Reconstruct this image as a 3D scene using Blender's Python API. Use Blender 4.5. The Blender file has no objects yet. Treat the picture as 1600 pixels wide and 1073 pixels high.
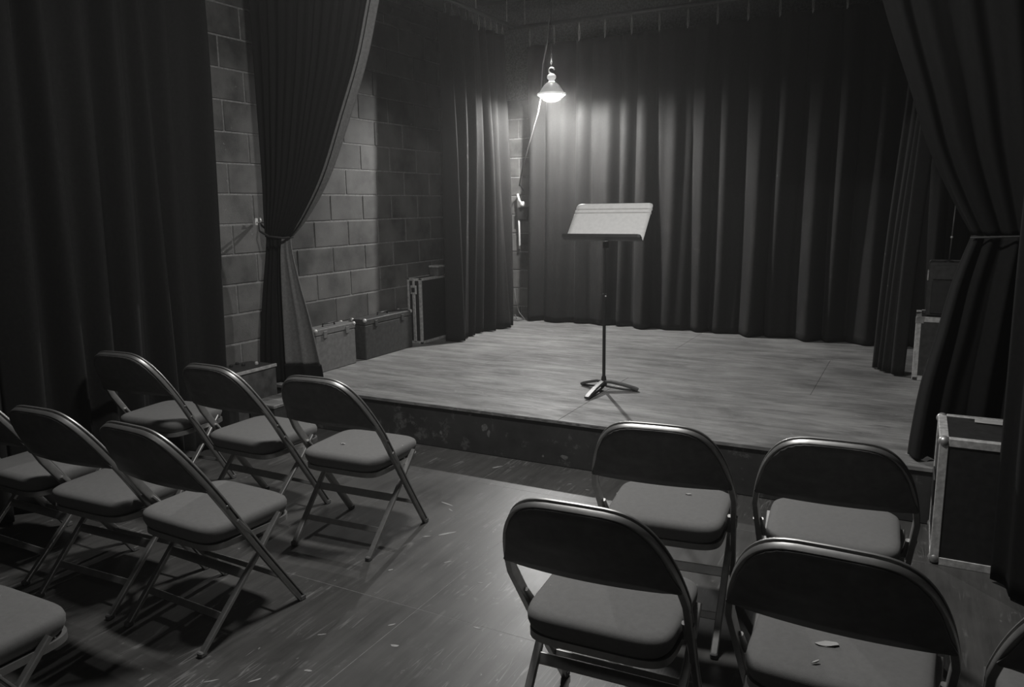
import bpy, bmesh, math, random
from mathutils import Vector, Matrix
PI = math.pi
S = bpy.context.scene
COL = S.collection

# ------------------------------------------------------------------ camera
PITCH, ROLL, YAW, EYE, FPX = 0.178315, -0.014021, 0.487195, 1.524, 1200.0
fw = Vector((-math.sin(YAW)*math.cos(PITCH), math.cos(YAW)*math.cos(PITCH), -math.sin(PITCH)))
rt = Vector((math.cos(YAW), math.sin(YAW), 0)); up = rt.cross(fw)
r2 = rt*math.cos(ROLL) + up*math.sin(ROLL); u2 = up*math.cos(ROLL) - rt*math.sin(ROLL)
cd = bpy.data.cameras.new('camera'); cd.sensor_width = 36; cd.lens = FPX/1600*36
cd.sensor_fit = 'HORIZONTAL'; cd.clip_start = .05; cd.clip_end = 60
cam = bpy.data.objects.new('camera', cd); COL.objects.link(cam)
cam.matrix_world = Matrix(((r2.x, u2.x, -fw.x, 0), (r2.y, u2.y, -fw.y, 0), (r2.z, u2.z, -fw.z, EYE), (0, 0, 0, 1)))
S.camera = cam

# ------------------------------------------------------------------ world, lights, exposure
wd = bpy.data.worlds.new('world'); S.world = wd; wd.use_nodes = True
wd.node_tree.nodes['Background'].inputs[0].default_value = (.95, 1.0, 1.0, 1)
wd.node_tree.nodes['Background'].inputs[1].default_value = 0.02
hz = wd.node_tree.nodes.new('ShaderNodeVolumeScatter'); hz.inputs['Density'].default_value = .0066; hz.inputs['Anisotropy'].default_value = .74; hz.inputs['Color'].default_value = (1, .99, .972, 1)
wd.node_tree.links.new(hz.outputs[0], wd.node_tree.nodes['World Output'].inputs['Volume'])     # thin haze added to stand in for film fog and lens bloom round the lamp
S.view_settings.view_transform = 'Standard'; S.view_settings.look = 'None'
S.view_settings.exposure = 0.0; S.view_settings.gamma = 1.0; S.view_settings.use_curve_mapping = False
S.cycles.max_bounces = 6; S.cycles.volume_bounces = 0

LAMP = Vector((-3.165, 6.84, 2.54))          # centre of the lamp's rim
WARM = (1.0, .99, .972)
def light(name, kind, loc, power, **kw):
    l = bpy.data.lights.new(name, kind); l.energy = power; l.color = WARM
    for k, v in kw.items(): setattr(l, k, v)
    o = bpy.data.objects.new(name, l); COL.objects.link(o); o.location = loc
    return o
def aim(o, target):
    o.rotation_euler = (Vector(target) - o.location).to_track_quat('-Z', 'Y').to_euler()
light('bulb_light', 'POINT', LAMP + Vector((0, 0, .018)), 520, shadow_soft_size=.03)
light('neck_glow', 'POINT', LAMP + Vector((0, -.02, .30)), 2, shadow_soft_size=.02)
house = light('house_light', 'AREA', (-1.45, 2.6, 3.45), 80, shape='RECTANGLE', size=.5, size_y=.2)
rear = light('rear_fill_light', 'AREA', (-1.2, -1.2, 3.45), 5, shape='RECTANGLE', size=1.4, size_y=.4)  # added fill from an unseen source, lifts the dark chair backs

# ------------------------------------------------------------------ helpers
def mesh_obj(name, bm, m=None, parent=None, smooth=False, autosmooth=None):
    me = bpy.data.meshes.new(name); bmesh.ops.recalc_face_normals(bm, faces=bm.faces[:])
    bm.to_mesh(me); bm.free()
    if m: me.materials.append(m)
    if smooth or autosmooth:
        for p in me.polygons: p.use_smooth = True
    o = bpy.data.objects.new(name, me); COL.objects.link(o)
    if autosmooth:
        me.set_sharp_from_angle(angle=math.radians(autosmooth))
    if parent: o.parent = parent
    return o
def empty(name, loc=(0, 0, 0), rz=0):
    o = bpy.data.objects.new(name, None); COL.objects.link(o)
    o.location = loc; o.rotation_euler = (0, 0, rz); o.empty_display_size = .1
    return o
def tag(o, label=None, cat=None, group=None, kind=None):
    if label: o['label'] = label
    if cat: o['category'] = cat
    if group: o['group'] = group
    if kind: o['kind'] = kind
    return o
def copy_tree(o, parent=None):
    c = o.copy(); COL.objects.link(c)
    if parent: c.parent = parent
    for ch in list(o.children): copy_tree(ch, c)
    return c
def bx(bm, x0, x1, y0, y1, z0, z1, bev=0, seg=1):
    vs = [bm.verts.new((x, y, z)) for z in (z0, z1) for y in (y0, y1) for x in (x0, x1)]
    fs = [bm.faces.new([vs[i] for i in f]) for f in ((0, 2, 3, 1), (4, 5, 7, 6), (0, 1, 5, 4), (2, 6, 7, 3), (0, 4, 6, 2), (1, 3, 7, 5))]
    if bev:
        es = list({e for f in fs for e in f.edges})
        bmesh.ops.bevel(bm, geom=es, offset=bev, segments=seg, affect='EDGES', profile=.5)
    return bm
def box(*a, **k): return bx(bmesh.new(), *a, **k)
def sweep(bm, pts, prof, ups=None, closed=False, cap=True):
    """sweep a 2-D profile (list of (a,b)) along pts; ups gives the b direction at each point"""
    pts = [Vector(p) for p in pts]; n = len(pts); rings = []
    for i, p in enumerate(pts):
        a = pts[i-1] if i > 0 else (pts[-1] if closed else p); b = pts[(i+1) % n] if (i < n-1 or closed) else p
        t = (b-a).normalized()
        u = Vector(ups[i] if isinstance(ups, list) else (ups if ups else ((0, 0, 1) if abs(t.z) < .9 else (0, 1, 0))))
        s = t.cross(u).normalized(); v = s.cross(t).normalized()
        rings.append([bm.verts.new(p + s*x + v*y) for x, y in prof])
    m = len(prof); R = range(n if closed else n-1)
    for i in R:
        r0, r1 = rings[i], rings[(i+1) % n]
        for j in range(m): bm.faces.new((r0[j], r0[(j+1) % m], r1[(j+1) % m], r1[j]))
    if cap and not closed:
        bm.faces.new(rings[0][::-1]); bm.faces.new(rings[-1])
    return bm
def circ(r, n=8): return [(r*math.cos(2*PI*k/n), r*math.sin(2*PI*k/n)) for k in range(n)]
def rect(a, b, c=.002): return [(-a+c, -b), (a-c, -b), (a, -b+c), (a, b-c), (a-c, b), (-a+c, b), (-a, b-c), (-a, -b+c)]
def tube(bm, pts, r, n=8): return sweep(bm, pts, circ(r, n))
def lathe(bm, prof, n=24, cx=0, cy=0):
    rings = []
    for r, z in prof:
        rings.append([bm.verts.new((cx, cy, z))] if r < 1e-5 else [bm.verts.new((cx+r*math.cos(2*PI*k/n), cy+r*math.sin(2*PI*k/n), z)) for k in range(n)])
    for a, b in zip(rings, rings[1:]):
        for k in range(n):
            k2 = (k+1) % n
            if len(a) == 1 and len(b) == 1: continue
            if len(a) == 1: bm.faces.new((a[0], b[k], b[k2]))
            elif len(b) == 1: bm.faces.new((a[k], b[0], a[k2]))
            else: bm.faces.new((a[k], a[k2], b[k2], b[k]))
    return bm
def sph(bm, c, r, sc=(1, 1, 1), u=12, v=8):
    m = Matrix.Translation(c) @ Matrix.Diagonal((*[r*s for s in sc], 1))
    bmesh.ops.create_uvsphere(bm, u_segments=u, v_segments=v, radius=1, matrix=m); return bm

# ------------------------------------------------------------------ materials (all grey, a touch warm: it is a black-and-white photograph)
def g(v): return (v, v*.992, v*.975, 1)
class NT:
    def __init__(s, name):
        s.m = bpy.data.materials.new(name); s.m.use_nodes = True; s.t = s.m.node_tree; s.b = s.t.nodes['Principled BSDF']
    def n(s, typ, **kw):
        nd = s.t.nodes.new(typ)
        for k, v in kw.items():
            if k in nd.inputs: nd.inputs[k].default_value = v
            else: setattr(nd, k, v)
        return nd
    def l(s, a, b): s.t.links.new(a, b)
    def coord(s, scale=(1, 1, 1), kind='Object', rot=(0, 0, 0)):
        c = s.n('ShaderNodeTexCoord'); mp = s.n('ShaderNodeMapping'); mp.inputs['Scale'].default_value = scale; mp.inputs['Rotation'].default_value = rot
        if kind == 'World':
            gm = s.n('ShaderNodeNewGeometry'); s.l(gm.outputs['Position'], mp.inputs[0])
        else: s.l(c.outputs[kind], mp.inputs[0])
        return mp.outputs[0]
    def noise(s, vec, scale, detail=4, rough=.55, dist=0):
        nd = s.n('ShaderNodeTexNoise', Scale=scale, Detail=detail, Roughness=rough, Distortion=dist); s.l(vec, nd.inputs['Vector']); return nd.outputs['Fac']
    def ramp(s, fac, stops):
        r = s.n('ShaderNodeValToRGB'); e = r.color_ramp.elements
        while len(e) < len(stops): e.new(.5)
        for el, (p, v) in zip(e, stops): el.position = p; el.color = g(v) if not isinstance(v, tuple) else v
        s.l(fac, r.inputs[0]); return r.outputs[0]
    def mix(s, fac, a, b, mode='MIX'):
        m = s.n('ShaderNodeMix', data_type='RGBA', blend_type=mode)
        for sock, v in ((m.inputs[0], fac), (m.inputs[6], a), (m.inputs[7], b)):
            if hasattr(v, 'is_linked') or hasattr(v, 'links'): s.l(v, sock)
            else: sock.default_value = v
        return m.outputs[2]
    def math(s, op, a, b):
        m = s.n('ShaderNodeMath', operation=op)
        for sock, v in ((m.inputs[0], a), (m.inputs[1], b)):
            if hasattr(v, 'links'): s.l(v, sock)
            else: sock.default_value = v
        return m.outputs[0]
    def bump(s, h, strength=.3, dist=.01):
        b = s.n('ShaderNodeBump', Strength=strength, Distance=dist); s.l(h, b.inputs['Height']); s.l(b.outputs[0], s.b.inputs['Normal'])
    def set(s, **kw):
        for k, v in kw.items(): s.b.inputs[k.replace('_', ' ')].default_value = v
        return s

def m_plain(name, v, rough=.6, metal=0, var=.15, nscale=25, spec=.5, wear=None):
    t = NT(name); t.set(Roughness=rough, Metallic=metal); t.b.inputs['Specular IOR Level'].default_value = spec
    n = t.noise(t.coord(), nscale, 5)
    stops = [(.3, v*(1-var)), (.7, v*(1+var))]
    if wear: stops += [(.72, wear)]
    t.l(t.ramp(n, stops), t.b.inputs['Base Color']); t.bump(n, .08, .003)
    return t.m
def m_cloth(name, v, sheen=.3, weave=700, rough=.9, var=.25):
    t = NT(name); t.set(Roughness=rough); t.b.inputs['Specular IOR Level'].default_value = .15
    t.b.inputs['Sheen Weight'].default_value = sheen; t.b.inputs['Sheen Roughness'].default_value = .45; t.b.inputs['Sheen Tint'].default_value = g(.8)
    n = t.noise(t.coord(), 60, 6, .7)
    t.l(t.ramp(n, [(.3, v*(1-var)), (.7, v*(1+var))]), t.b.inputs['Base Color'])
    t.bump(t.noise(t.coord(), weave, 2), .25, .002)
    return t.m
M = {}
M['velvet'] = m_cloth('black_velvet', .0085, .008)
M['wallvelvet'] = m_cloth('wall_curtain_velvet', .015, .03)
M['serge'] = m_cloth('stage_serge', .0165, .02)
M['lining'] = m_cloth('curtain_lining', .16, .1)
M['seat'] = m_cloth('seat_fabric', .155, .1, 420, .95, .08)
M['mortar'] = m_plain('mortar', .24, .9, 0, .3, 60, .2)
M['frame'] = m_plain('bronze_enamel', .36, .42, .8, .12, 30, .5)
M['panel'] = m_plain('dark_brown_enamel', .11, .45, 0, .2, 30, .4)
M['rubber'] = m_plain('grey_rubber', .12, .7)
M['rivet'] = m_plain('steel', .18, .35, .9)
M['alu'] = m_plain('scuffed_aluminium', .62, .45, .35, .3, 40)
M['steelcorner'] = m_plain('zinc_corner', .40, .4, .6, .3, 30)
M['case'] = m_plain('black_laminate', .02, .55, 0, .3, 30)
M['caseg'] = m_plain('grey_fibre_case', .16, .7, 0, .2, 30, .3)
M['cased'] = m_plain('dark_fibre_case', .05, .6, 0, .3, 30, .3)
M['blackmetal'] = m_plain('black_metal', .02, .4, .0, .2, 30)
M['desk'] = m_plain('desk_enamel', .82, .42, .0, .06, 40, .6)
M['pale'] = m_plain('white_plastic', .55, .5, 0, .1)
M['cord'] = m_plain('white_cord', .09, .55, 0, .1)
M['rope'] = m_plain('tie_rope', .03, .9, 0, .2, 80)
M['tie'] = m_plain('tie_tape', .55, .8, 0, .2, 80)
M['pipe'] = m_plain('painted_pipe', .10, .45, .3, .2, 30)
M['paper'] = m_plain('paper', .42, .8, 0, .08, 12)
M['wood'] = m_plain('painted_wood', .06, .6, 0, .3, 18)
M['ceil'] = m_plain('ceiling_paint', .03, .8, 0, .2, 6)
M['plaster'] = m_plain('wall_paint', .08, .8, 0, .2, 6)
M['crate'] = m_plain('worn_crate', .09, .6, 0, .4, 14)
M['fleck'] = m_plain('bare_paint_fleck', .30, .7, 0, .2, 60)

M['chip'] = m_plain('bare_board_chip', .13, .8, 0, .4, 60)

def m_block():
    t = NT('painted_block'); t.set(Roughness=.75)
    oi = t.n('ShaderNodeObjectInfo'); v = t.coord(kind='World')
    n = t.noise(v, 3.2, 6, .6); f = t.noise(v, 160, 3, .7)
    c = t.ramp(n, [(.32, .034), (.5, .10), (.72, .145)])
    r = t.ramp(oi.outputs['Random'], [(0, .62), (.25, .95), (1, 1.12)])
    c = t.mix(1.0, c, r, 'MULTIPLY')
    sp = t.ramp(t.noise(v, 22, 4, .7), [(.70, 0.0), (.76, .9)])
    c = t.mix(sp, c, g(.26)); t.l(c, t.b.inputs['Base Color']); t.bump(f, .5, .004); return t.m
M['block'] = m_block()
def m_stage():
    t = NT('worn_stage_paint'); v = t.coord((.9, 4.2, 4), 'World'); w = t.coord((1, 1, 1), 'World')
    a = t.noise(v, 1.9, 8, .68, .6); b = t.noise(w, 1.4, 7, .66, .5); s = t.noise(t.coord((1.6, 13, 4), 'World'), 2.4, 6, .72, .5)
    c = t.ramp(a, [(.34, .045), (.46, .15), (.57, .26), (.70, .40)])
    c = t.mix(.5, c, t.ramp(b, [(.34, .07), (.5, .18), (.66, .32)]))
    c = t.mix(t.ramp(s, [(.53, 0.0), (.64, .6)]), c, g(.075)); c = t.mix(t.ramp(s, [(.33, .5), (.42, 0.0)]), c, g(.36))
    fl = t.ramp(t.noise(w, 34, 4, .62), [(.69, 0.0), (.73, .7)]); c = t.mix(fl, c, g(.42))
    sc = t.math('ABSOLUTE', t.math('SUBTRACT', t.noise(t.coord((.6, 4, 1), 'World', (0, 0, .5)), 1.6, 4, .6, .6), .5), 0)
    c = t.mix(t.ramp(sc, [(0, .45), (.008, 0.0)]), c, g(.34))
    t.l(c, t.b.inputs['Base Color'])
    t.l(t.ramp(a, [(.3, .75), (.7, .5)]), t.b.inputs['Roughness']); t.bump(a, .12, .004); return t.m
M['stage'] = m_stage()
def m_floor():
    t = NT('worn_floor_paint'); oi = t.n('ShaderNodeObjectInfo')
    w = t.coord((1, 1, 1), 'World'); v = t.coord((14, 1.0, 4), 'World', (0, 0, .15)); v2 = t.coord((26, 1.3, 4), 'World', (0, 0, -.5))
    b = t.noise(w, 1.7, 6, .62); a = t.noise(v, 1.6, 5, .65); k = None
    c = t.ramp(b, [(.28, .03), (.5, .062), (.75, .095)])
    c = t.mix(.4, c, t.ramp(a, [(.3, .03), (.7, .11)]))
    c = t.mix(1.0, c, t.ramp(oi.outputs['Random'], [(0, .8), (1, 1.15)]), 'MULTIPLY')
    # fine scratches (thin contour lines of stretched noise) and flecks of bare paint, gathered in patches
    patch = t.ramp(t.noise(w, 1.3, 4, .6), [(.40, 0.0), (.60, 1.0)])
    for rot, sx, sy, sc_, eps, amt in ((.12, 5, .35, 1.5, .010, .5), (-.35, 6, .4, 1.7, .008, .45), (1.45, 5, .4, 1.3, .006, .5), (.8, 7, .9, 2.2, .006, .3)):
        nz = t.noise(t.coord((sx, sy, 1), 'World', (0, 0, rot)), sc_, 3, .55, .3)
        d = t.math('ABSOLUTE', t.math('SUBTRACT', nz, .5), 0)
        ln = t.ramp(d, [(0, amt), (eps, 0.0)]); brk = t.ramp(t.noise(w, 7, 3, .6), [(.48, 0.0), (.58, 1.0)])
        ln = t.mix(1.0, t.mix(1.0, ln, brk, 'MULTIPLY'), patch, 'MULTIPLY'); c = t.mix(ln, c, g(.34))
    fl = t.ramp(t.noise(t.coord((1, .6, 1), 'World', (0, 0, .4)), 34, 4, .62), [(.67, 0.0), (.71, .75)]); fl = t.mix(1.0, fl, patch, 'MULTIPLY'); c = t.mix(fl, c, g(.34))
    t.l(c, t.b.inputs['Base Color']); t.l(t.ramp(b, [(.3, .36), (.7, .48)]), t.b.inputs['Roughness']); t.bump(a, .1, .003); return t.m
M['floor'] = m_floor()
def m_fascia():
    t = NT('scuffed_black_paint'); t.set(Roughness=.6); w = t.coord((1, 1, 1), 'World')
    c = t.ramp(t.noise(w, 3, 6, .7), [(.35, .022), (.7, .05)])
    f = t.ramp(t.noise(w, 9, 6, .75), [(.57, 0.0), (.66, .7)]); c = t.mix(f, c, g(.14)); t.l(c, t.b.inputs['Base Color']); return t.m
M['fascia'] = m_fascia()
def m_lens():
    t = NT('frosted_lens'); out = t.t.nodes['Material Output']
    e = t.n('ShaderNodeEmission', Color=(1, .99, .96, 1), Strength=1.6); zc = t.n('ShaderNodeSeparateXYZ'); tc = t.n('ShaderNodeTexCoord'); t.l(tc.outputs['Object'], zc.inputs[0]); mr = t.n('ShaderNodeMapRange'); mr.inputs[1].default_value = -.07; mr.inputs[2].default_value = 0; t.l(zc.outputs[2], mr.inputs[0]); t.l(t.ramp(mr.outputs[0], [(0, (1.6, 1.6, 1.55, 1)), (.25, (1.2, 1.2, 1.16, 1)), (.38, (.45, .45, .44, 1)), (.55, (.5, .5, .49, 1)), (.7, (2, 2, 1.95, 1))]), e.inputs[1]); tr = t.n('ShaderNodeBsdfTransparent'); mx = t.n('ShaderNodeMixShader', Fac=.5)
    t.l(e.outputs[0], mx.inputs[1]); t.l(tr.outputs[0], mx.inputs[2]); t.l(mx.outputs[0], out.inputs['Surface']); return t.m
M['lens'] = m_lens()
t = NT('glowing_reflector'); t.set(Base_Color=g(.4), Roughness=.4); t.b.inputs['Emission Color'].default_value = g(1); t.b.inputs['Emission Strength'].default_value = .14; M['reflector'] = t.m
t = NT('glowing_porcelain'); t.set(Base_Color=g(.7), Roughness=.4); t.b.inputs['Emission Color'].default_value = g(1); t.b.inputs['Emission Strength'].default_value = .42; M['porcelain'] = t.m

# ------------------------------------------------------------------ the room
XW, YS, HS, XR, YB, ZC = -4.12, 3.96, .283, 1.55, 7.62, 3.62
fl = tag(mesh_obj('floor', box(XW-.3, XR+.3, -2.6, YB+.2, -.14, -.0004), M['mortar']), kind='structure')
def floor_panel(x0, x1, y0, y1, dz=0):
    mesh_obj('floor_panel', box(x0+.0011, x1-.0011, y0+.0011, y1-.0011, -.02, dz), M['floor'], fl)
xs = [XW, -2.84, -1.61, -.38, .85, XR]; ys = [-2.6, -.2, 1.0, 2.235, 3.52]
for i in range(5):
    for j in range(4): floor_panel(xs[i], xs[i+1], ys[j], ys[j+1])
xs2 = [XW, -3.3, -2.1, -.9, .32, XR]
for i in range(5): floor_panel(xs2[i], xs2[i+1], 3.52, YS+.02)
rng = random.Random(4)
def fleck(x, y, L, W, a):
    bm = bmesh.new(); n = 9; vs = []
    for k in range(n):
        th = 2*PI*k/n; q = .6+.5*rng.random()
        px, py = L*.5*math.cos(th)*q, W*.5*math.sin(th)*q
        vs.append((x+px*math.cos(a)-py*math.sin(a), y+px*math.sin(a)+py*math.cos(a)))
    lo = [bm.verts.new((p[0], p[1], -.002)) for p in vs]; hi = [bm.verts.new((p[0], p[1], .0008)) for p in vs]
    bm.faces.new(hi)
    for k in range(n): bm.faces.new((lo[k], lo[(k+1) % n], hi[(k+1) % n], hi[k]))
    mesh_obj('paint_fleck', bm, M['fleck'], fl)
for a in [(-2.08, 3.18, .14, .02, -.25), (-2.02, 3.12, .06, .014, -.5), (-1.88, 2.87, .11, .03, .9), (-1.95, 2.80, .05, .02, .6), (-2.12, 3.79, .09, .03, 1.0), (-1.54, 1.99, .045, .03, .2),
          (-1.34, 2.22, .04, .018, 0), (-1.90, 2.45, .03, .02, .8), (-1.63, 2.1, .04, .015, .9), (-2.43, 3.3, .08, .02, -.2), (-2.36, 3.25, .05, .025, .1), (-1.82, 1.93, .05, .015, .7),
          (-1.72, 2.62, .05, .014, .9), (-1.50, 2.52, .03, .012, .3), (-1.96, 1.55, .07, .014, .8), (-1.83, 1.62, .06, .012, 1.0), (-1.71, 1.74, .035, .02, .4), (-1.5, 3.68, .03, .012, .1), (-1.62, 3.72, .025, .012, .5)]:
    fleck(a[0], a[1], a[2]*.85, a[3]*.6, a[4])

tag(mesh_obj('ceiling', box(XW-.3, XR+.3, -2.6, YB+.2, ZC, ZC+.12), M['ceil']), kind='structure')
for k, y in enumerate((1.2, 2.4, 3.6, 4.8, 6.0, 7.2)):
    tag(mesh_obj('trim_%d' % (k+1), box(XW, XR, y-.04, y+.04, ZC-.1, ZC, bev=.004), M['ceil']), kind='structure')
tag(mesh_obj('wall_right', box(XR, XR+.2, -2.6, YB+.2, -.14, ZC), M['plaster']), kind='structure')
wl = tag(mesh_obj('wall_left', box(XW-.3, XW-.005, -2.6, YB+.2, -.14, ZC), M['mortar']), kind='structure')
wb = tag(mesh_obj('wall_back', box(XW-.3, XR+.3, YB+.008, YB+.3, -.14, ZC), M['mortar']), kind='structure')
tag(mesh_obj('trim_8', box(XW, XR, 4.15, 4.21, 2.86, ZC, bev=.004), M['fascia']), kind='structure')   # unseen header, added to keep house light off the upper backdrop
# concrete blocks: 0.4 x 0.203 running bond, grid measured on the courses and joints
CH, BL, J = .2027, .4, .0055
bb = box(-.05, 0, J, BL-J, J, CH-J, bev=.004)
protoL = mesh_obj('concrete_block', bb, M['block'], wl)
first = True
rng = random.Random(11)
for n in range(0, 17):
    off = 3.76 if n % 2 == 0 else 3.56
    for k in range(-2, 8):
        y = off+k*BL
        if y+BL < 3.0 or y > 6.6: continue
        o = protoL if first else protoL.copy()
        if not first: COL.objects.link(o)
        first = False
        o.location = (XW+rng.uniform(-.0015, .0015), y, n*CH); o.rotation_euler = (0, rng.uniform(-.004, .004), rng.uniform(-.003, .003))
bb = box(J, BL-J, 0, .05, J, CH-J, bev=.004)
protoB = mesh_obj('concrete_block', bb, M['block'], wb); first = True
for n in range(1, 13):
    for k in range(0, 2):
        o = protoB if first else protoB.copy()
        if not first: COL.objects.link(o)
        first = False
        o.location = (XW+k*BL+(.2 if n % 2 else 0), YB, n*CH)
    if n % 2:
        o = protoB.copy(); COL.objects.link(o); o.location = (XW, YB, n*CH); o.scale = (.5, 1, 1)
tag(mesh_obj('trim_7', box(XW-.005, XW+.03, 2.6, 7.4, 3.115, 3.185, bev=.004), M['fascia']), kind='structure')   # dark strip along the wall
c = tag(mesh_obj('wall_conduit', tube(bmesh.new(), [(XW+.03, 3.0, 3.30), (XW+.03, 6.45, 3.30)], .011, 8), M['pipe'], smooth=True), 'thin conduit running along the block wall above the dark strip', 'conduit')
for y in (3.6, 4.9, 6.1):
    mesh_obj('conduit_clip', box(XW-.004, XW+.045, y-.012, y+.012, 3.284, 3.316, bev=.003), M['pipe'], c)

# stage
st = tag(empty('stage_platform', (0, YS, 0)), 'low painted stage platform with worn pale top and black front', 'stage')
def lp(o, parent): # keep world coordinates when parenting under a placed empty
    o.parent = parent; o.matrix_parent_inverse = Matrix.Translation(-parent.location); return o
lp(mesh_obj('deck_frame', box(XW-.005, XR, YS+.03, YB, .0, HS-.022), M['wood']), st)
for (y0, y1, xl) in ((YS-.012, 5.19, (XW, -1.80, .64, XR)), (5.19, 6.41, (XW, -3.0, -.56, XR)), (6.41, YB, (XW, -1.80, .64, XR))):
    for a, b in zip(xl, xl[1:]):
        lp(mesh_obj('top_panel', box(a+.0008, b-.0008, y0+.0008, y1-.0008, HS-.02, HS, bev=.0012), M['stage']), st)
for a, b in ((XW, .32), (.32, XR)):
    lp(mesh_obj('front_board', box(a+.001, b-.001, YS, YS+.03, .002, HS-.022, bev=.003), M['fascia']), st)

def scuff(x, z, w, h, seed, y=YS, name='paint_chip'):
    r = random.Random(seed); bm = bmesh.new(); n = 9; lo = []; hi = []
    for k in range(n):
        th = 2*PI*k/n; q = r.uniform(.55, 1.1); X, Z = x+w*.5*math.cos(th)*q, z+h*.5*math.sin(th)*q
        lo.append(bm.verts.new((X, y+.004, Z))); hi.append(bm.verts.new((X, y-.0008, Z)))
    bm.faces.new(hi)
    for k in range(n): bm.faces.new((lo[k], lo[(k+1) % n], hi[(k+1) % n], hi[k]))
    lp(mesh_obj(name, bm, M['chip'], None), st)
for k, a in enumerate([(-2.30, .175, .05, .06), (-2.27, .14, .03, .05), (-2.40, .245, .02, .018), (-1.76, .06, .07, .035), (-1.90, .05, .02, .018), (-2.62, .1, .02, .03), (-1.5, .12, .02, .03)]): scuff(*a, k)
for k in range(9): scuff(-2.15+k*.085+.03*math.sin(k*5), HS-.008, .05+.02*math.sin(k*3), .010, 40+k, YS-.012)

# ------------------------------------------------------------------ curtains
def lerp(a, b, t): return a+(b-a)*t
def interp_rows(rows, s):
    """rows: list of (z, xl, yl, xr, yr, amp); s in 0..1 over index, Catmull-Rom in between"""
    n = len(rows)-1; f = min(max(s, 0), 1)*n; i = min(int(f), n-1); t = f-i
    P = [rows[max(i-1, 0)], rows[i], rows[i+1], rows[min(i+2, n)]]
    return [.5*((2*P[1][k])+(-P[0][k]+P[2][k])*t+(2*P[0][k]-5*P[1][k]+4*P[2][k]-P[3][k])*t*t+(-P[0][k]+3*P[1][k]-3*P[2][k]+P[3][k])*t**3) for k in range(6)]
def drape(name, rows, folds, seed, m, parent=None, nv=28, per=14, sharp=.75, side=1, drift=.25, thick=.006, ends=0.0, phases=None):
    r = random.Random(seed); nu = int(folds*per)
    # fold boundaries with irregular widths
    wdt = [r.uniform(.6, 1.4) for _ in range(int(folds))]; tot = sum(wdt); edges = [0]
    for w in wdt: edges.append(edges[-1]+w/tot)
    if phases: edges = phases
    amps = [r.uniform(.55, 1.25) for _ in range(len(edges)-1)]; ph = [r.uniform(0, 2*PI) for _ in range(len(edges)-1)]
    sk = [r.uniform(.35, .65) for _ in range(len(edges)-1)]
    bm = bmesh.new(); grid = []
    for j in range(nv+1):
        s = j/nv; z, xl, yl, xr, yr, amp = interp_rows(rows, s)
        d = Vector((xr-xl, yr-yl, 0)); nrm = Vector((-d.y, d.x, 0)).normalized()*side
        row = []
        for i in range(nu+1):
            u = i/nu
            k = 0
            while k < len(edges)-2 and u > edges[k+1]: k += 1
            a = (u-edges[k])/(edges[k+1]-edges[k]); c0 = sk[k]+.06*math.sin(ph[k]+s*3)
            a2 = a/c0*.5 if a < c0 else .5+(a-c0)/(1-c0)*.5
            prof = math.sin(PI*min(max(a2, 0), 1))**sharp
            A = amp*amps[k]*(1+.25*math.sin(ph[k]+s*2.6))
            wob = drift*amp*math.sin(u*9+ph[0]+s*1.7)*.4 + .12*amp*math.sin(u*folds*9+ph[-1]+s*2)
            lat = .10*amp*math.sin(ph[k]*2+s*4)*math.sin(PI*u)
            p = Vector((lerp(xl, xr, u), lerp(yl, yr, u), z))+nrm*(A*prof+wob-amp*.4)+d.normalized()*lat
            row.append(bm.verts.new(p))
        grid.append(row)
    for j in range(nv):
        for i in range(nu): bm.faces.new((grid[j][i], grid[j][i+1], grid[j+1][i+1], grid[j+1][i]))
    o = mesh_obj(name, bm, m, parent, smooth=True)
    sd = o.modifiers.new('cloth', 'SOLIDIFY'); sd.thickness = thick; sd.offset = 0
    return o
def ties(parent, pts, z0, z1):
    for x, y in pts:
        bm = bmesh.new(); h = z1-z0
        loop = [(x+.004, y, z0-.02), (x+.006, y+.003, z0+h*.35), (x+.003, y, z0+h*.75), (x, y, z1), (x-.003, y, z0+h*.75), (x-.006, y-.003, z0+h*.3), (x-.002, y, z0-.03)]
        tube(bm, loop, .004, 5); mesh_obj('hanging_tie', bm, M['tie'], parent, smooth=True)

# 1 house-left curtain hanging along the block wall
cu = tag(empty('wall_curtain', (0, 0, 0)), 'broad black curtain along the left wall behind the left chairs', 'curtain')
drape('drape', [(3.35, -3.93, -.8, -3.95, 3.50, .09), (2.4, -3.93, -.8, -3.95, 3.49, .11), (1.2, -3.92, -.8, -3.94, 3.45, .125), (.02, -3.91, -.8, -3.93, 3.42, .135)], 24, 3, M['wallvelvet'], cu, side=-1, per=18, sharp=2.4)

# 2 tied-back curtain at the left of the stage opening
cu = tag(empty('tied_curtain', (0, 0, 0)), 'black curtain tied back to the block wall left of the stage', 'curtain')
drape('drape', [(3.5, -4.00, 3.95, -2.72, 3.97, .026), (2.9, -4.00, 3.95, -2.98, 3.97, .026), (2.45, -4.00, 3.95, -3.13, 3.97, .025), (2.1, -4.0, 3.95, -3.29, 3.97, .024), (1.73, -4.0, 3.95, -3.47, 3.97, .022), (1.47, -4.01, 3.95, -3.66, 3.97, .02), (1.33, -4.02, 3.96, -3.80, 3.97, .018)], 13, 5, M['velvet'], cu, side=1, per=12)
drape('turned_edge', [(3.5, -2.735, 3.95, -2.70, 4.02, .004), (2.9, -2.995, 3.95, -2.96, 4.02, .004), (2.45, -3.145, 3.95, -3.11, 4.02, .004), (2.1, -3.305, 3.95, -3.27, 4.02, .004), (1.73, -3.485, 3.95, -3.455, 4.01, .004), (1.47, -3.675, 3.96, -3.65, 4.0, .003), (1.33, -3.815, 3.97, -3.80, 3.99, .002)], 2, 6, M['lining'], cu, per=4)
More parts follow.
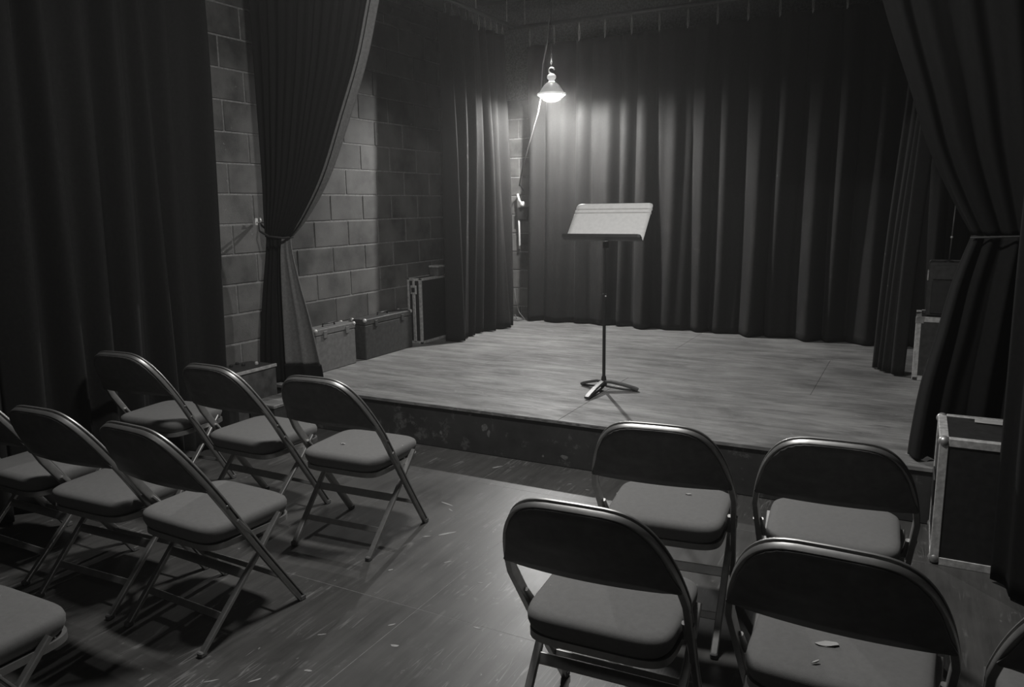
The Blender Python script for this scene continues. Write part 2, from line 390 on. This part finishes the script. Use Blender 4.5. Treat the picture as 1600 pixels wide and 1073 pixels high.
drape('skirt', [(1.33, -4.02, 3.97, -3.83, 3.98, .018), (1.2, -4.03, 3.96, -3.86, 3.99, .02), (.95, -4.05, 3.93, -3.88, 4.0, .022), (.6, -4.06, 3.88, -3.88, 4.02, .022), (.30, -4.07, 3.87, -3.88, 4.03, .022)], 5, 7, M['velvet'], cu, per=12)
drape('lining', [(1.325, -3.865, 3.955, -3.80, 3.97, .003), (1.22, -3.885, 3.955, -3.80, 3.98, .008), (1.0, -3.90, 3.96, -3.765, 4.0, .014), (.75, -3.91, 3.965, -3.71, 4.02, .018), (.43, -3.92, 3.97, -3.665, 4.05, .022)], 2, 9, M['lining'], cu, per=20, sharp=1.2, drift=.1)
drape('hem_band', [(.44, -3.925, 3.965, -3.66, 4.045, .022), (.37, -3.925, 3.97, -3.65, 4.05, .022), (.295, -3.925, 3.97, -3.645, 4.05, .022)], 2, 9, M['velvet'], cu, per=20, nv=6, sharp=1.2, drift=.1)
bm = bmesh.new(); tube(bm, [(-4.10, 3.985, 1.425), (-4.04, 3.93, 1.37), (-3.94, 3.91, 1.335), (-3.83, 3.93, 1.325), (-3.79, 3.98, 1.33), (-3.83, 4.02, 1.335), (-3.94, 4.02, 1.345), (-4.05, 4.0, 1.38), (-4.10, 3.985, 1.425)], .008, 6)
mesh_obj('tieback_rope', bm, M['rope'], cu, smooth=True)
hk = tag(empty('wall_hook', (XW, 3.98, 1.43)), 'small metal hook on the block wall holding the curtain tie', 'hook')
bm = bmesh.new(); tube(bm, [(-.002, 0, 0), (.03, 0, -.005), (.042, 0, .01), (.036, 0, .03)], .006, 6); mesh_obj('hook', bm, M['alu'], hk, smooth=True)
mesh_obj('hook_plate', box(-.005, .004, -.014, .014, -.022, .028, bev=.003), M['alu'], hk)

# 3 left wing curtain on the stage
cu = tag(empty('wing_curtain', (0, 0, 0)), 'black pleated wing curtain at the left rear of the stage under the lamp', 'curtain')
drape('drape', [(3.17, -3.79, 5.96, -3.78, 7.10, .09), (2.2, -3.765, 5.95, -3.78, 7.11, .14), (1.2, -3.77, 5.93, -3.78, 7.10, .16), (HS+.012, -3.78, 5.91, -3.77, 7.08, .17)], 7, 21, M['serge'], cu, side=-1, per=20, sharp=1.4)
ties(cu, [(-3.8, 6.01+.117*k) for k in range(10)], 3.17, 3.277)
# 4 back curtain
cu = tag(empty('backdrop_curtain', (0, 0, 0)), 'wide black backdrop curtain along the rear of the stage', 'curtain')
drape('drape', [(3.12, -3.72, 7.42, .55, 7.31, .07), (2.2, -3.73, 7.44, .55, 7.29, .105), (1.2, -3.74, 7.44, .55, 7.27, .12), (HS+.012, -3.76, 7.45, .55, 7.25, .125)], 18, 8, M['serge'], cu, side=-1, per=18, sharp=.95)
ties(cu, [(-3.62+.268*k, 7.31) for k in range(15)], 3.12, 3.266)
# 5 right wing curtain
cu = tag(empty('wing_curtain', (0, 0, 0)), 'narrow black wing curtain at the right rear of the stage beside a case', 'curtain')
drape('drape', [(3.15, -.10, 6.30, .08, 6.02, .05), (2.2, -.15, 6.27, .03, 6.0, .055), (1.2, -.22, 6.25, -.02, 5.99, .055), (HS+.012, -.26, 6.24, -.05, 6.0, .055)], 4, 31, M['serge'], cu, side=-1, per=18)
# 6 tied-back curtain right of the stage
cu = tag(empty('tied_curtain', (0, 0, 0)), 'black curtain tied back at the right of the stage opening', 'curtain')
drape('drape', [(3.5, -.48, 4.08, .95, 4.02, .05), (2.9, -.36, 4.08, .92, 4.02, .05), (2.42, -.23, 4.08, .90, 4.02, .05), (2.02, -.09, 4.08, .86, 4.02, .045), (1.76, .0, 4.08, .82, 4.02, .045), (1.53, .11, 4.08, .76, 4.02, .04), (1.36, .205, 4.08, .70, 4.03, .03)], 9, 13, M['velvet'], cu, side=-1, per=14, sharp=1.5)
drape('skirt', [(1.36, .205, 4.08, .70, 4.04, .03), (1.15, .145, 4.08, .76, 4.03, .04), (.91, .10, 4.08, .80, 4.03, .05), (.65, .05, 4.08, .84, 4.04, .055), (.40, .025, 4.08, .86, 4.05, .06), (HS+.012, .02, 4.08, .88, 4.06, .06)], 7, 14, M['velvet'], cu, side=-1, per=16, sharp=1.4)
bm = bmesh.new(); tube(bm, [(.20, 4.06, 1.35), (.40, 4.0, 1.36), (.60, 3.97, 1.365), (.95, 4.0, 1.39), (1.54, 4.05, 1.43)], .005, 6); mesh_obj('tieback_rope', bm, M['rope'], cu, smooth=True)
# 7 front right curtain
cu = tag(empty('side_curtain', (0, 0, 0)), 'black curtain hanging nearest at the right edge, in front of the flight case', 'curtain')
drape('drape', [(3.35, .36, 3.48, .70, 2.25, .05), (2.2, .36, 3.47, .70, 2.25, .055), (1.2, .365, 3.46, .71, 2.25, .06), (.015, .385, 3.45, .73, 2.25, .07)], 8, 17, M['velvet'], cu, side=1, per=18, sharp=1.5)

# curtain pipes
cp = tag(empty('curtain_pipe', (0, 0, 0)), 'grey pipe above the left wing curtain, running into the rear corner', 'pipe')
mesh_obj('pipe', tube(bmesh.new(), [(-3.8, 5.3, 3.30), (-3.8, 7.30, 3.30)], .021, 12), M['pipe'], cp, smooth=True)
for y in (5.6, 6.55, 7.16): mesh_obj('hanger_rod', tube(bmesh.new(), [(-3.8, y, 3.30), (-3.8, y, ZC)], .006, 6), M['alu'], cp, smooth=True)
cp = tag(empty('curtain_pipe', (0, 0, 0)), 'grey pipe along the top of the backdrop curtain', 'pipe')
mesh_obj('pipe', tube(bmesh.new(), [(-3.86, 7.32, 3.29), (.9, 7.32, 3.29)], .021, 12), M['pipe'], cp, smooth=True)
for x in (-3.68, -2.0, -.4): mesh_obj('hanger_rod', tube(bmesh.new(), [(x, 7.32, 3.29), (x, 7.32, ZC)], .006, 6), M['alu'], cp, smooth=True)

# ------------------------------------------------------------------ folding chairs
W1, YJ, ZJ, YT, ZT, E1, E2, WT = .241, -.146, .536, -.305, .806, .433, .892, .209
WF, YF, WR, YR = .22, .204, .205, -.247
def hoop_pt(t):
    cx = math.cos(t); h = max(math.sin(t), 0)**E2; w = W1*(1-h)+WT*h
    return Vector((-math.copysign(abs(cx)**E1, cx)*w, YJ+(YT-YJ)*h, ZJ+(ZT-ZJ)*h))
def make_chair():
    root = empty('folding_chair')
    # hoop: one channel tube, front feet and back rail
    path = [Vector((-WF, YF, .012)), Vector((-lerp(WF, W1, .5), lerp(YF, YJ, .5), lerp(.0, ZJ, .5))), Vector((-lerp(WF, W1, .93), lerp(YF, YJ, .93), ZJ*.93))]
    N = 40
    for k in range(N+1):
        x = k/N; t = PI*(x-.14*math.sin(2*PI*x)/ (2*PI)*1.0)
        path.append(hoop_pt(t))
    path += [Vector((-p.x, p.y, p.z)) for p in path[2::-1]]
    low_n = Vector((0, -math.cos(math.atan2(YF-YJ, ZJ)), -math.sin(math.atan2(YF-YJ, ZJ)))); upn = Vector((0, -(ZT-ZJ), YT-YJ)).normalized()
    ups = []
    for p in path: ups.append(tuple(upn if p.z > ZJ-.005 else low_n))
    # profile: a = across (outer side negative after sweep), b = towards the rear; groove on the outer face
    pr = [(-.010, -.0125), (-.008, -.0155), (.007, -.0155), (.009, -.013), (.009, .013), (.007, .0155), (-.0085, .0155), (-.010, .0135), (-.010, -.0008), (-.009, -.0018), (.003, -.0022), (.003, -.0082), (-.009, -.0086), (-.010, -.0095)]
    bm = bmesh.new(); sweep(bm, path, pr, ups)
    mesh_obj('frame', bm, M['frame'], root, autosmooth=40)
    # back panel
    bm = bmesh.new(); nu, nv = 22, 9; grid = []
    hb = .21
    for i in range(nu+1):
        u = -1+2*i/nu; col = []
        # find top of the panel at this x under the hoop
        for j in range(nv+1):
            v = j/nv
            # x scale follows hoop width at that height
            htop = 1.0
            lo, hi = 0.0, PI/2
            for _ in range(24):
                mid = (lo+hi)/2; q = hoop_pt(mid)
                if abs(q.x) > abs(u)*(W1+.006): lo = mid
                else: hi = mid
            htop = (hoop_pt(lo).z-ZJ)/(ZT-ZJ); htop = max(htop, hb+.02)
            h = hb+(htop*1.02-hb)*v
            w = W1*(1-h)+WT*h
            x = u*(W1+.006)*(1-.045*max(0, 1-(h-hb)/.10)**2)
            bulge = -.026*(1-u*u)*min(1, (htop-h)*3.0)
            col.append(bm.verts.new(Vector((x, YJ+(YT-YJ)*h+bulge, ZJ+(ZT-ZJ)*h))+upn*.0185))
        grid.append(col)
    for i in range(nu):
        for j in range(nv): bm.faces.new((grid[i][j], grid[i+1][j], grid[i+1][j+1], grid[i][j+1]))
    o = mesh_obj('back_panel', bm, M['panel'], root, smooth=True); sd = o.modifiers.new('sheet', 'SOLIDIFY'); sd.thickness = .004; sd.offset = 0
    # cushion
    def outline(wr, wf, yr, yf, ins, n=14):
        pts = []
        for k in range(4*n):
            th = 2*PI*(k+.5)/(4*n); c, s = math.cos(th), math.sin(th); e = .34
            px = math.copysign(abs(c)**e, c); py = math.copysign(abs(s)**e, s)
            y = lerp(yr+ins, yf-ins, (py+1)/2); w = lerp(wr, wf, (y-yr)/(yf-yr))-ins
            pts.append((px*w, y))
        return pts
    bm = bmesh.new(); rings = []
    for ins, z in ((.034, .360), (.018, .366), (.006, .380), (.0, .398), (-.001, .414), (.003, .426), (.012, .433), (.03, .436), (.08, .4385), (.16, .441)):
        rings.append([bm.verts.new((x, y, z)) for x, y in outline(.205, .216, -.185, .212, ins)])
    for a, b in zip(rings, rings[1:]):
        for k in range(len(a)): bm.faces.new((a[k], a[(k+1) % len(a)], b[(k+1) % len(a)], b[k]))
    bm.faces.new(rings[0][::-1]); bm.faces.new(rings[-1])
    cu = mesh_obj('seat_cushion', bm, M['seat'], root, smooth=True)
    bm = bmesh.new(); rings = []
    for ins, z in ((.03, .340), (.01, .340), (.002, .345), (.002, .366), (.012, .366)):
        rings.append([bm.verts.new((x, y, z)) for x, y in outline(.205, .216, -.175, .214, ins)])
    for a, b in zip(rings, rings[1:]):
        for k in range(len(a)): bm.faces.new((a[k], a[(k+1) % len(a)], b[(k+1) % len(a)], b[k]))
    bm.faces.new(rings[0][::-1])
    mesh_obj('seat_pan', bm, M['frame'], root, autosmooth=40)
    # rear legs
    for s in (-1, 1):
        bm = bmesh.new(); sweep(bm, [(s*WR, YR, .012), (s*(WR+.012), .02, .285), (s*(WR+.012), .125, .395)], rect(.008, .012, .003), (1, 0, 0)); mesh_obj('rear_leg', bm, M['frame'], root, autosmooth=40)
        bm = bmesh.new(); bx(bm, s*WR-.012, s*WR+.012, YR-.016, YR+.014, 0, .02, bev=.004); mesh_obj('foot_cap', bm, M['rubber'], root)
        bm = bmesh.new(); bx(bm, s*WF-.012, s*WF+.012, YF-.014, YF+.018, 0, .022, bev=.004); mesh_obj('foot_cap', bm, M['rubber'], root)
        # pivot bracket and rivets
        bm = bmesh.new(); sweep(bm, [(s*(W1-.006), -.09, .45), (s*(W1-.010), -.05, .40), (s*(W1-.018), -.02, .365)], rect(.006, .017, .003), (1, 0, 0)); mesh_obj('hinge_bracket', bm, M['frame'], root, autosmooth=40)
        for (y, z) in ((-.128, .51), (.018, .29)):
            bm = bmesh.new(); sph(bm, Vector((s*(W1+.006 if z > .4 else W1-.012), y, z)), .009, (.6, 1, 1), 8, 6); mesh_obj('rivet', bm, M['rivet'], root, smooth=True)
    def bar(y, z, w, hgt, m='frame', rz=.55):
        bm = bmesh.new(); sweep(bm, [(-w, y, z), (w, y, z)], rect(.004, hgt, .002), (0, rz, 1)); mesh_obj('crossbar', bm, M[m], root)
    bar(YR+.943*.10, .10, WR, .013); bar(YR+.943*.215, .215, WR+.006, .017); bar(YF-.648*.14, .14, WF+.003, .009)
    return root
chair = make_chair()
G1, G2 = 'padded folding chairs left of the aisle', 'padded folding chairs right of the aisle'
spots = [
 (-3.60, 2.745, .10, G1, 'folding chair at the left end of the front left row, nearest the dark wall curtain'),
 (-2.872, 2.71, -.01, G1, 'middle folding chair of the front left row, in front of the dark crate'),
 (-2.258, 2.717, .055, G1, 'folding chair of the front left row beside the aisle, with white lint on the seat'),
 (-3.392, 1.921, .0, G1, 'folding chair at the left end of the second left row, cut by picture edge'),
 (-2.835, 1.894, .045, G1, 'folding chair in the middle of the second left row'),
 (-2.294, 1.894, -.04, G1, 'folding chair of the second left row next to the aisle, all four feet in view'),
 (-2.225, .965, .02, G1, 'folding chair of which only the seat corner shows, lower left picture corner'),
 (-.701, 1.904, .048, G2, 'folding chair of the second right row next to the aisle, large dark back'),
 (-.752, 2.642, .11, G2, 'folding chair of the front right row beside the aisle, with lint on the seat'),
 (-.197, 2.704, .06, G2, 'folding chair of the front right row beside the metal-edged flight case'),
 (-.105, 1.924, -.02, G2, 'folding chair of the second right row with torn paper scraps on the seat'),
 (.44, 1.92, .0, G2, 'folding chair in the lower right corner, only its frame in view'),
]
for i, (x, y, rz, grp, lab) in enumerate(spots):
    o = chair if i == 0 else copy_tree(chair)
    o.location = (x, y, 0); o.rotation_euler = (0, 0, rz); tag(o, lab, 'chair', grp)

# small litter on the seats
def scrap(name, x, y, z, L, W, a, m, lab, cat, grp=None, th=.0015, lift=.006, seed=1):
    r = random.Random(seed); bm = bmesh.new(); n = 10; lo = []; hi = []
    for k in range(n):
        t = 2*PI*k/n; q = r.uniform(.65, 1.1); px, py = L*.5*math.cos(t)*q, W*.5*math.sin(t)*q
        X, Y = px*math.cos(a)-py*math.sin(a), px*math.sin(a)+py*math.cos(a); dz = r.uniform(0, lift)
        lo.append(bm.verts.new((X, Y, dz))); hi.append(bm.verts.new((X, Y, dz+th)))
    bm.faces.new(hi); bm.faces.new(lo[::-1])
    for k in range(n): bm.faces.new((lo[k], lo[(k+1) % n], hi[(k+1) % n], hi[k]))
    o = mesh_obj(name, bm, m); o.location = (x, y, z); tag(o, lab, cat, grp); return o
scrap('paper_scrap', -.13, 1.90, .440, .062, .026, .35, M['paper'], 'torn white paper scrap lying on the seat of the lower right chair', 'paper', seed=3)
scrap('paper_scrap', -.15, 1.805, .440, .022, .007, .6, M['paper'], 'thin rolled paper bit behind the larger scrap on the same seat', 'paper', seed=5)
scrap('lint_fluff', -2.31, 2.665, .440, .03, .016, .2, M['paper'], 'white lint on the seat of the left front chair by the aisle', 'lint', seed=7)
scrap('lint_fluff', -.705, 2.735, .440, .032, .014, .1, M['paper'], 'white lint on the seat of the right front chair by the aisle', 'lint', seed=8)

# ------------------------------------------------------------------ music stand
ms = tag(empty('music_stand', (-1.823, 4.757, HS), .0), 'upright music stand with pale tilted desk and three-legged base', 'music stand')
mesh_obj('pole', lathe(bmesh.new(), [(0, .035), (.011, .035), (.011, .62), (0, .62)], 14), M['blackmetal'], ms, autosmooth=40)
mesh_obj('inner_tube', lathe(bmesh.new(), [(0, .60), (.0075, .60), (.0075, .975), (0, .975)], 12), M['blackmetal'], ms, autosmooth=40)
mesh_obj('clutch', lathe(bmesh.new(), [(0, .605), (.0135, .605), (.0145, .625), (.0125, .655), (0, .655)], 14), M['blackmetal'], ms, autosmooth=40)
bm = bmesh.new(); sph(bm, Vector((.012, -.008, .64)), .006, u=8, v=6); mesh_obj('clutch_button', bm, M['pale'], ms, smooth=True)
mesh_obj('collar', lathe(bmesh.new(), [(0, .03), (.022, .03), (.022, .05), (.014, .10), (0, .10)], 14), M['blackmetal'], ms, autosmooth=40)
for a in (math.atan2(.07, -.185), math.atan2(-.29, -.005), math.atan2(.055, .225)):
    L = math.hypot(.225, .055) if abs(a) < 1 else (.29 if a < 0 and abs(a) < 2.5 else .2)
    ca, sa = math.cos(a), math.sin(a)
    def P(r, z): return (r*ca, r*sa, z)
    # each leg is an open strap: an upper arched bar and a lower bar meeting at the toe
    bm = bmesh.new(); sweep(bm, [P(.010, .062), P(.05, .060), P(L*.55, .044), P(L*.88, .024), P(L, .0125)], rect(.017, .009, .003), (0, 0, 1))
    lg = mesh_obj('leg', bm, M['pipe'], ms, autosmooth=40)
    bm = bmesh.new(); sweep(bm, [P(.015, .030), P(.05, .024), P(L*.6, .012), P(L*.97, .0075)], rect(.012, .005, .002), (0, 0, 1)); mesh_obj('brace', bm, M['blackmetal'], lg)
# desk: a sheet tilted back 48 degrees with rounded top corners, two pressed ridges and a front lip
TIL = math.radians(48); DW, DH = .268, .315
dk = empty('desk_pivot'); COL.objects.unlink(dk); bpy.data.objects.remove(dk)
def desk_pt(x, s, n=0): # s up the slope, n along the outward normal
    return Vector((x, -.03+s*math.cos(TIL)-n*math.sin(TIL), 1.008+s*math.sin(TIL)+n*math.cos(TIL)))
bm = bmesh.new(); ss = [0, .03, .08, .15, .205, .2265, .228, .236, .2375, .2585, .260, .268, .2695, .285, .298, .308, DH]
xsn = 17; grid = []
for s in ss:
    row = []
    for i in range(xsn):
        u = -1+2*i/(xsn-1); w = DW
        if s > DH-.028: q = (s-(DH-.028))/.028; w = DW-.028*(1-math.sqrt(max(0, 1-q*q)))
        n = -.010 if .2275 < s < .2365 or .2595 < s < .2685 else 0
        row.append(bm.verts.new(desk_pt(u*w, s, n)))
    grid.append(row)
for a, b in zip(grid, grid[1:]):
    for i in range(xsn-1): bm.faces.new((a[i], a[i+1], b[i+1], b[i]))
d = mesh_obj('desk', bm, M['desk'], ms, autosmooth=30); sd = d.modifiers.new('sheet', 'SOLIDIFY'); sd.thickness = .003; sd.offset = -1
bm = bmesh.new()
lipp = [desk_pt(0, 0, 0), desk_pt(0, -.006, .02), desk_pt(0, -.012, .055), desk_pt(0, .002, .062)]
pr2 = [(v.y, v.z) for v in lipp]; th = .003
ring = []
for x in (-DW-.004, DW-.02, DW-.004, DW):
    dz = 0 if x < DW-.015 else (-.004 if x < DW-.002 else -.014)
    sc = 1 if x < DW-.015 else (.9 if x < DW-.002 else .45)
    base = desk_pt(0, 0, 0)
    ring.append([bm.verts.new((x, base.y+(y-base.y)*sc, base.z+(z-base.z)*sc)) for y, z in pr2] + [bm.verts.new((x, base.y+(y-base.y)*sc-.002, base.z+(z-base.z)*sc-.004)) for y, z in pr2[::-1]])
for a, b in zip(ring, ring[1:]):
    for k in range(8): bm.faces.new((a[k], a[(k+1) % 8], b[(k+1) % 8], b[k]))
bm.faces.new(ring[0][::-1]); bm.faces.new(ring[-1])
mesh_obj('lip', bm, M['blackmetal'], ms)
bm = bmesh.new(); bx(bm, -.012, .012, -.012, .05, .95, 1.0, bev=.005); mesh_obj('tilt_bracket', bm, M['blackmetal'], ms)

# ------------------------------------------------------------------ hanging lamp
la = tag(empty('pendant_lamp', LAMP), 'lit dome lamp hanging on a chain above the rear of the stage', 'lamp')
mesh_obj('reflector', lathe(bmesh.new(), [(.030, .115), (.045, .108), (.072, .085), (.098, .048), (.118, .014), (.128, .0), (.125, -.003), (.114, .014), (.094, .045), (.068, .08), (.042, .102), (.030, .108)], 32), M['reflector'], la, autosmooth=50)
mesh_obj('rim', lathe(bmesh.new(), [(.124, -.006), (.134, -.004), (.137, .003), (.132, .011), (.122, .009), (.124, -.006)], 32), M['porcelain'], la, smooth=True)
mesh_obj('lens', lathe(bmesh.new(), [(.122, -.002), (.112, -.022), (.085, -.048), (.045, -.064), (0, -.069)], 32), M['lens'], la, smooth=True)
mesh_obj('socket', lathe(bmesh.new(), [(0, .19), (.022, .188), (.040, .172), (.043, .155), (.036, .140), (.026, .132), (.030, .112), (0, .112)], 20), M['porcelain'], la, smooth=True)
bm = bmesh.new(); tube(bm, [(0, 0, .188), (-.026, 0, .205), (-.028, 0, .228), (-.008, 0, .243), (.018, 0, .238), (.030, 0, .222)], .007, 8); mesh_obj('hook', bm, M['alu'], la, smooth=True)
bm = bmesh.new(); L = ZC-LAMP.z-.24; nl = int(L/.03)
for k in range(nl):
    z = .243+(k+.5)*L/nl; ax = k % 2
    pts = [((.007*math.cos(q) if ax else 0), (0 if ax else .007*math.cos(q)), z+.019*math.sin(q)) for q in [2*PI*i/8 for i in range(8)]]
    sweep(bm, pts, circ(.0022, 4), (0, 1, 0) if ax else (1, 0, 0), closed=True)
mesh_obj('chain', bm, M['blackmetal'], la)
bm = bmesh.new(); cp_ = [(-3.215, 6.86, ZC), (-3.225, 6.87, 3.35), (-3.26, 6.88, 3.03), (-3.31, 6.89, 2.85), (-3.345, 6.90, 2.52), (-3.37, 6.90, 2.40), (-3.42, 6.92, 2.30), (-3.51, 6.97, 2.11), (-3.64, 7.08, 1.89), (-3.74, 7.2, 1.72), (-3.84, 7.4, 1.74), (-3.86, 7.57, 1.68)]
tube(bm, [(x, min(y+.07, 7.59), z) for x, y, z in cp_], .0068, 6); tag(mesh_obj('power_cord', bm, M['cord'], smooth=True), 'white power cord slung from the ceiling down behind the left wing curtain', 'cord')

# electrical box in the gap between the curtains
eb = tag(empty('electrical_box', (-3.86, YB, 1.47)), 'dark electrical box with pale knob on the back wall between the curtains', 'box')
mesh_obj('box', box(-.06, .07, -.07, 0, -.10, .03, bev=.006), M['blackmetal'], eb)
bm = bmesh.new(); sph(bm, Vector((.03, -.085, .06)), .036, (1.1, .8, .9)); mesh_obj('knob', bm, M['pale'], eb, smooth=True)
bm = bmesh.new(); tube(bm, [(-.05, -.06, .17), (-.02, -.08, .10), (.02, -.085, .06)], .013, 8); mesh_obj('lever', bm, M['pale'], eb, smooth=True)
bm = bmesh.new(); tube(bm, [(-.045, -.05, -.02), (-.043, -.045, -.2), (-.04, -.045, -.38), (-.055, -.03, -.42)], .011, 8); mesh_obj('conduit', bm, M['pale'], eb, smooth=True)
bm = bmesh.new(); tube(bm, [(-3.93, 7.50, .62), (-3.90, 7.46, .48), (-3.84, 7.43, .36), (-3.76, 7.40, .296), (-3.80, 7.30, .292), (-3.90, 7.34, .295), (-3.95, 7.42, .30), (-3.90, 7.45, .33), (-3.86, 7.40, .295)], .006, 6)
tag(mesh_obj('floor_cable', bm, M['cord'], smooth=True), 'thin pale cable coiled on the stage in the rear left corner', 'cable')

# ------------------------------------------------------------------ cases along the left wall, on the stage
c1 = tag(empty('storage_case', (-4.04, 4.57, HS)), 'flat grey fibre case against the wall, nearest the tied curtain', 'case', None)
def flat_case(root, w, L, h, m, corner):
    mesh_obj('body', box(-w/2, w/2, -L/2, L/2, 0, h-.05, bev=.006), m, root)
    mesh_obj('lid', box(-w/2-.003, w/2+.003, -L/2-.003, L/2+.003, h-.048, h, bev=.006), m, root)
    bm = bmesh.new(); tube(bm, [(0, -.07, h), (0, -.065, h+.02), (0, .065, h+.02), (0, .07, h)], .007, 6); mesh_obj('handle', bm, M['blackmetal'], root, smooth=True)
    for sy in (-1, 1):
        for sx in (-1, 1):
            bm = bmesh.new(); sph(bm, Vector((sx*(w/2-.008), sy*(L/2-.008), h-.010)), .017); mesh_obj('corner_cap', bm, corner, root, smooth=True)
        bm = bmesh.new(); bx(bm, w/2, w/2+.010, sy*L*.28-.02, sy*L*.28+.02, h-.075, h-.02, bev=.003); mesh_obj('latch', bm, m, root)
flat_case(c1, .145, .46, .335, M['caseg'], M['alu'])
c2 = tag(empty('storage_case', (-4.04, 5.255, HS)), 'flat dark fibre case against the wall, beside the tall metal-edged case', 'case')
flat_case(c2, .145, .66, .335, M['cased'], M['alu'])

def road_case(root, x0, x1, y0, y1, h, e=.028, ball=True, m=None):
    m = m or M['case']
    mesh_obj('body', box(x0+.004, x1-.004, y0+.004, y1-.004, .004, h-.004), m, root)
    def ed(*b): mesh_obj('edge_strip', box(*b, bev=.002), M['alu'], root)
    for X in (x0, x1-e):
        for Y in (y0, y1-e): ed(X, X+e, Y, Y+e, e*.6, h-e*.6)
    for Z in (0, h-e):
        for Y in (y0, y1-e): ed(x0+e, x1-e, Y, Y+e, Z, Z+e)
        for X in (x0, x1-e): ed(X, X+e, y0+e, y1-e, Z, Z+e)
    if ball:
        for X in (x0+.017, x1-.017):
            for Y in (y0+.017, y1-.017):
                for Z in (.024, h-.018):
                    bm = bmesh.new(); sph(bm, Vector((X, Y, Z)), .0245); mesh_obj('corner_ball', bm, M['steelcorner'], root, smooth=True)
tc = tag(empty('flight_case', (-4.04, 5.98, HS)), 'tall thin flight case with bright metal edges and latch, beside the left wing curtain', 'flight case')
road_case(tc, -.075, .075, -.245, .245, .60, .024, False)
mesh_obj('latch_plate', box(-.032, .032, -.256, -.243, .455, .535, bev=.004), M['alu'], tc)
lt = mesh_obj('latch', box(-.018, .018, -.264, -.255, .475, .515, bev=.003), M['blackmetal'], tc)
mesh_obj('valance_strip', box(-.016, .016, -.253, -.243, .02, .455, bev=.003), M['alu'], tc)
mesh_obj('valance_strip', box(-.012, .012, -.253, -.243, .535, .59, bev=.003), M['alu'], tc)
sb = tag(empty('metal_bracket_box', (-4.0, 6.06, HS+.60)), 'small pale metal box standing on the tall flight case', 'box')
mesh_obj('body', box(-.05, .045, -.05, .06, 0, .075, bev=.005), M['crate'], sb); mesh_obj('lid', box(-.055, .05, -.055, .065, .077, .095, bev=.004), M['alu'], sb)

# crate and low step in the left front corner
cr = tag(empty('wooden_crate', (-3.985, 3.64, 0)), 'dark crate with pale strip for its lit top edge, by the left wall before the stage', 'crate')
X0, X1, Y0, Y1, H = -.125, .135, -.19, .17, .475
mesh_obj('body', box(X0+.006, X1-.006, Y0+.006, Y1-.006, 0, H-.02), M['crate'], cr)
mesh_obj('top_board', box(X0, X1, Y0, Y1, H-.02, H, bev=.003), M['cased'], cr)
mesh_obj('edge_trim', box(X1-.012, X1+.003, Y0, Y1, H-.018, H+.003, bev=.002), M['alu'], cr)  # bright strip puts the light on the right top edge into colour
mesh_obj('edge_trim', box(X0, X1-.012, Y0-.003, Y0+.010, H-.018, H+.003, bev=.002), M['caseg'], cr)
for x, y in ((-.06, -.05), (-.02, .02), (.02, .10), (-.09, .03)):
    bm = bmesh.new(); lathe(bm, [(.012, H), (.012, H+.012), (.007, H+.018), (0, H+.018)], 10, x, y); mesh_obj('knob', bm, M['pale'] if y > .05 else M['case'], cr)
sp = tag(empty('step_block', (-3.70, 3.70, 0)), 'low dark step block between the crate and the stage corner', 'step')
mesh_obj('riser', box(-.13, .085, -.17, .21, 0, .245), M['cased'], sp); mesh_obj('tread', box(-.135, .09, -.175, .215, .247, .27, bev=.004), M['stage'], sp)

# ------------------------------------------------------------------ right side cases
fc = tag(empty('flight_case', (.13, 3.516, 0)), 'large black flight case with scuffed metal edges on the floor at the right', 'flight case')
road_case(fc, 0, .62, 0, .425, .555, .034)
bm = bmesh.new(); bx(bm, -.006, .002, .10, .30, .22, .34, bev=.004); mesh_obj('side_handle', bm, M['blackmetal'], fc)
sh = tag(mesh_obj('paper_sheet', box(-.075, .10, -.03, .035, 0, .0015), M['paper']), 'white paper label sheet lying on top of the large flight case', 'paper'); sh.location = (.345, 3.855, .556); sh.rotation_euler = (0, 0, -.05)
f2 = tag(empty('flight_case', (.014, 5.93, HS)), 'flight case with pale metal edges on the stage behind the right tied curtain', 'flight case')
road_case(f2, 0, .6, 0, .42, .445, .034, False, M['cased'])
mesh_obj('corner_plate', box(-.003, .05, -.003, .01, .40, .448, bev=.003), M['steelcorner'], f2)
am = tag(empty('loudspeaker', (.07, 5.98, HS+.445)), 'dark loudspeaker box on the case behind the right tied curtain', 'loudspeaker')
mesh_obj('cabinet', box(0, .42, .012, .32, .0, .37, bev=.01), M['cased'], am)
mesh_obj('grille', box(.022, .40, 0, .014, .02, .245, bev=.004), M['case'], am)
mesh_obj('control_panel', box(.022, .40, 0, .014, .255, .35, bev=.004), M['cased'], am)
bm = bmesh.new(); bx(bm, -.008, .002, .08, .2, .24, .31, bev=.004); mesh_obj('handle', bm, M['alu'], am)
ro = tag(empty('stand_rod', (.185, 6.05, HS+.815)), 'thin upright metal rod on top of the loudspeaker at the right', 'rod')
mesh_obj('rod', tube(bmesh.new(), [(0, 0, .012), (.012, 0, .45)], .005, 6), M['pipe'], ro, smooth=True)
mesh_obj('base', lathe(bmesh.new(), [(0, 0), (.03, 0), (.03, .008), (.008, .014), (0, .014)], 12), M['blackmetal'], ro); bm = bmesh.new(); sph(bm, Vector((.004, 0, .17)), .009, u=8, v=6); mesh_obj('joint', bm, M['alu'], ro, smooth=True)
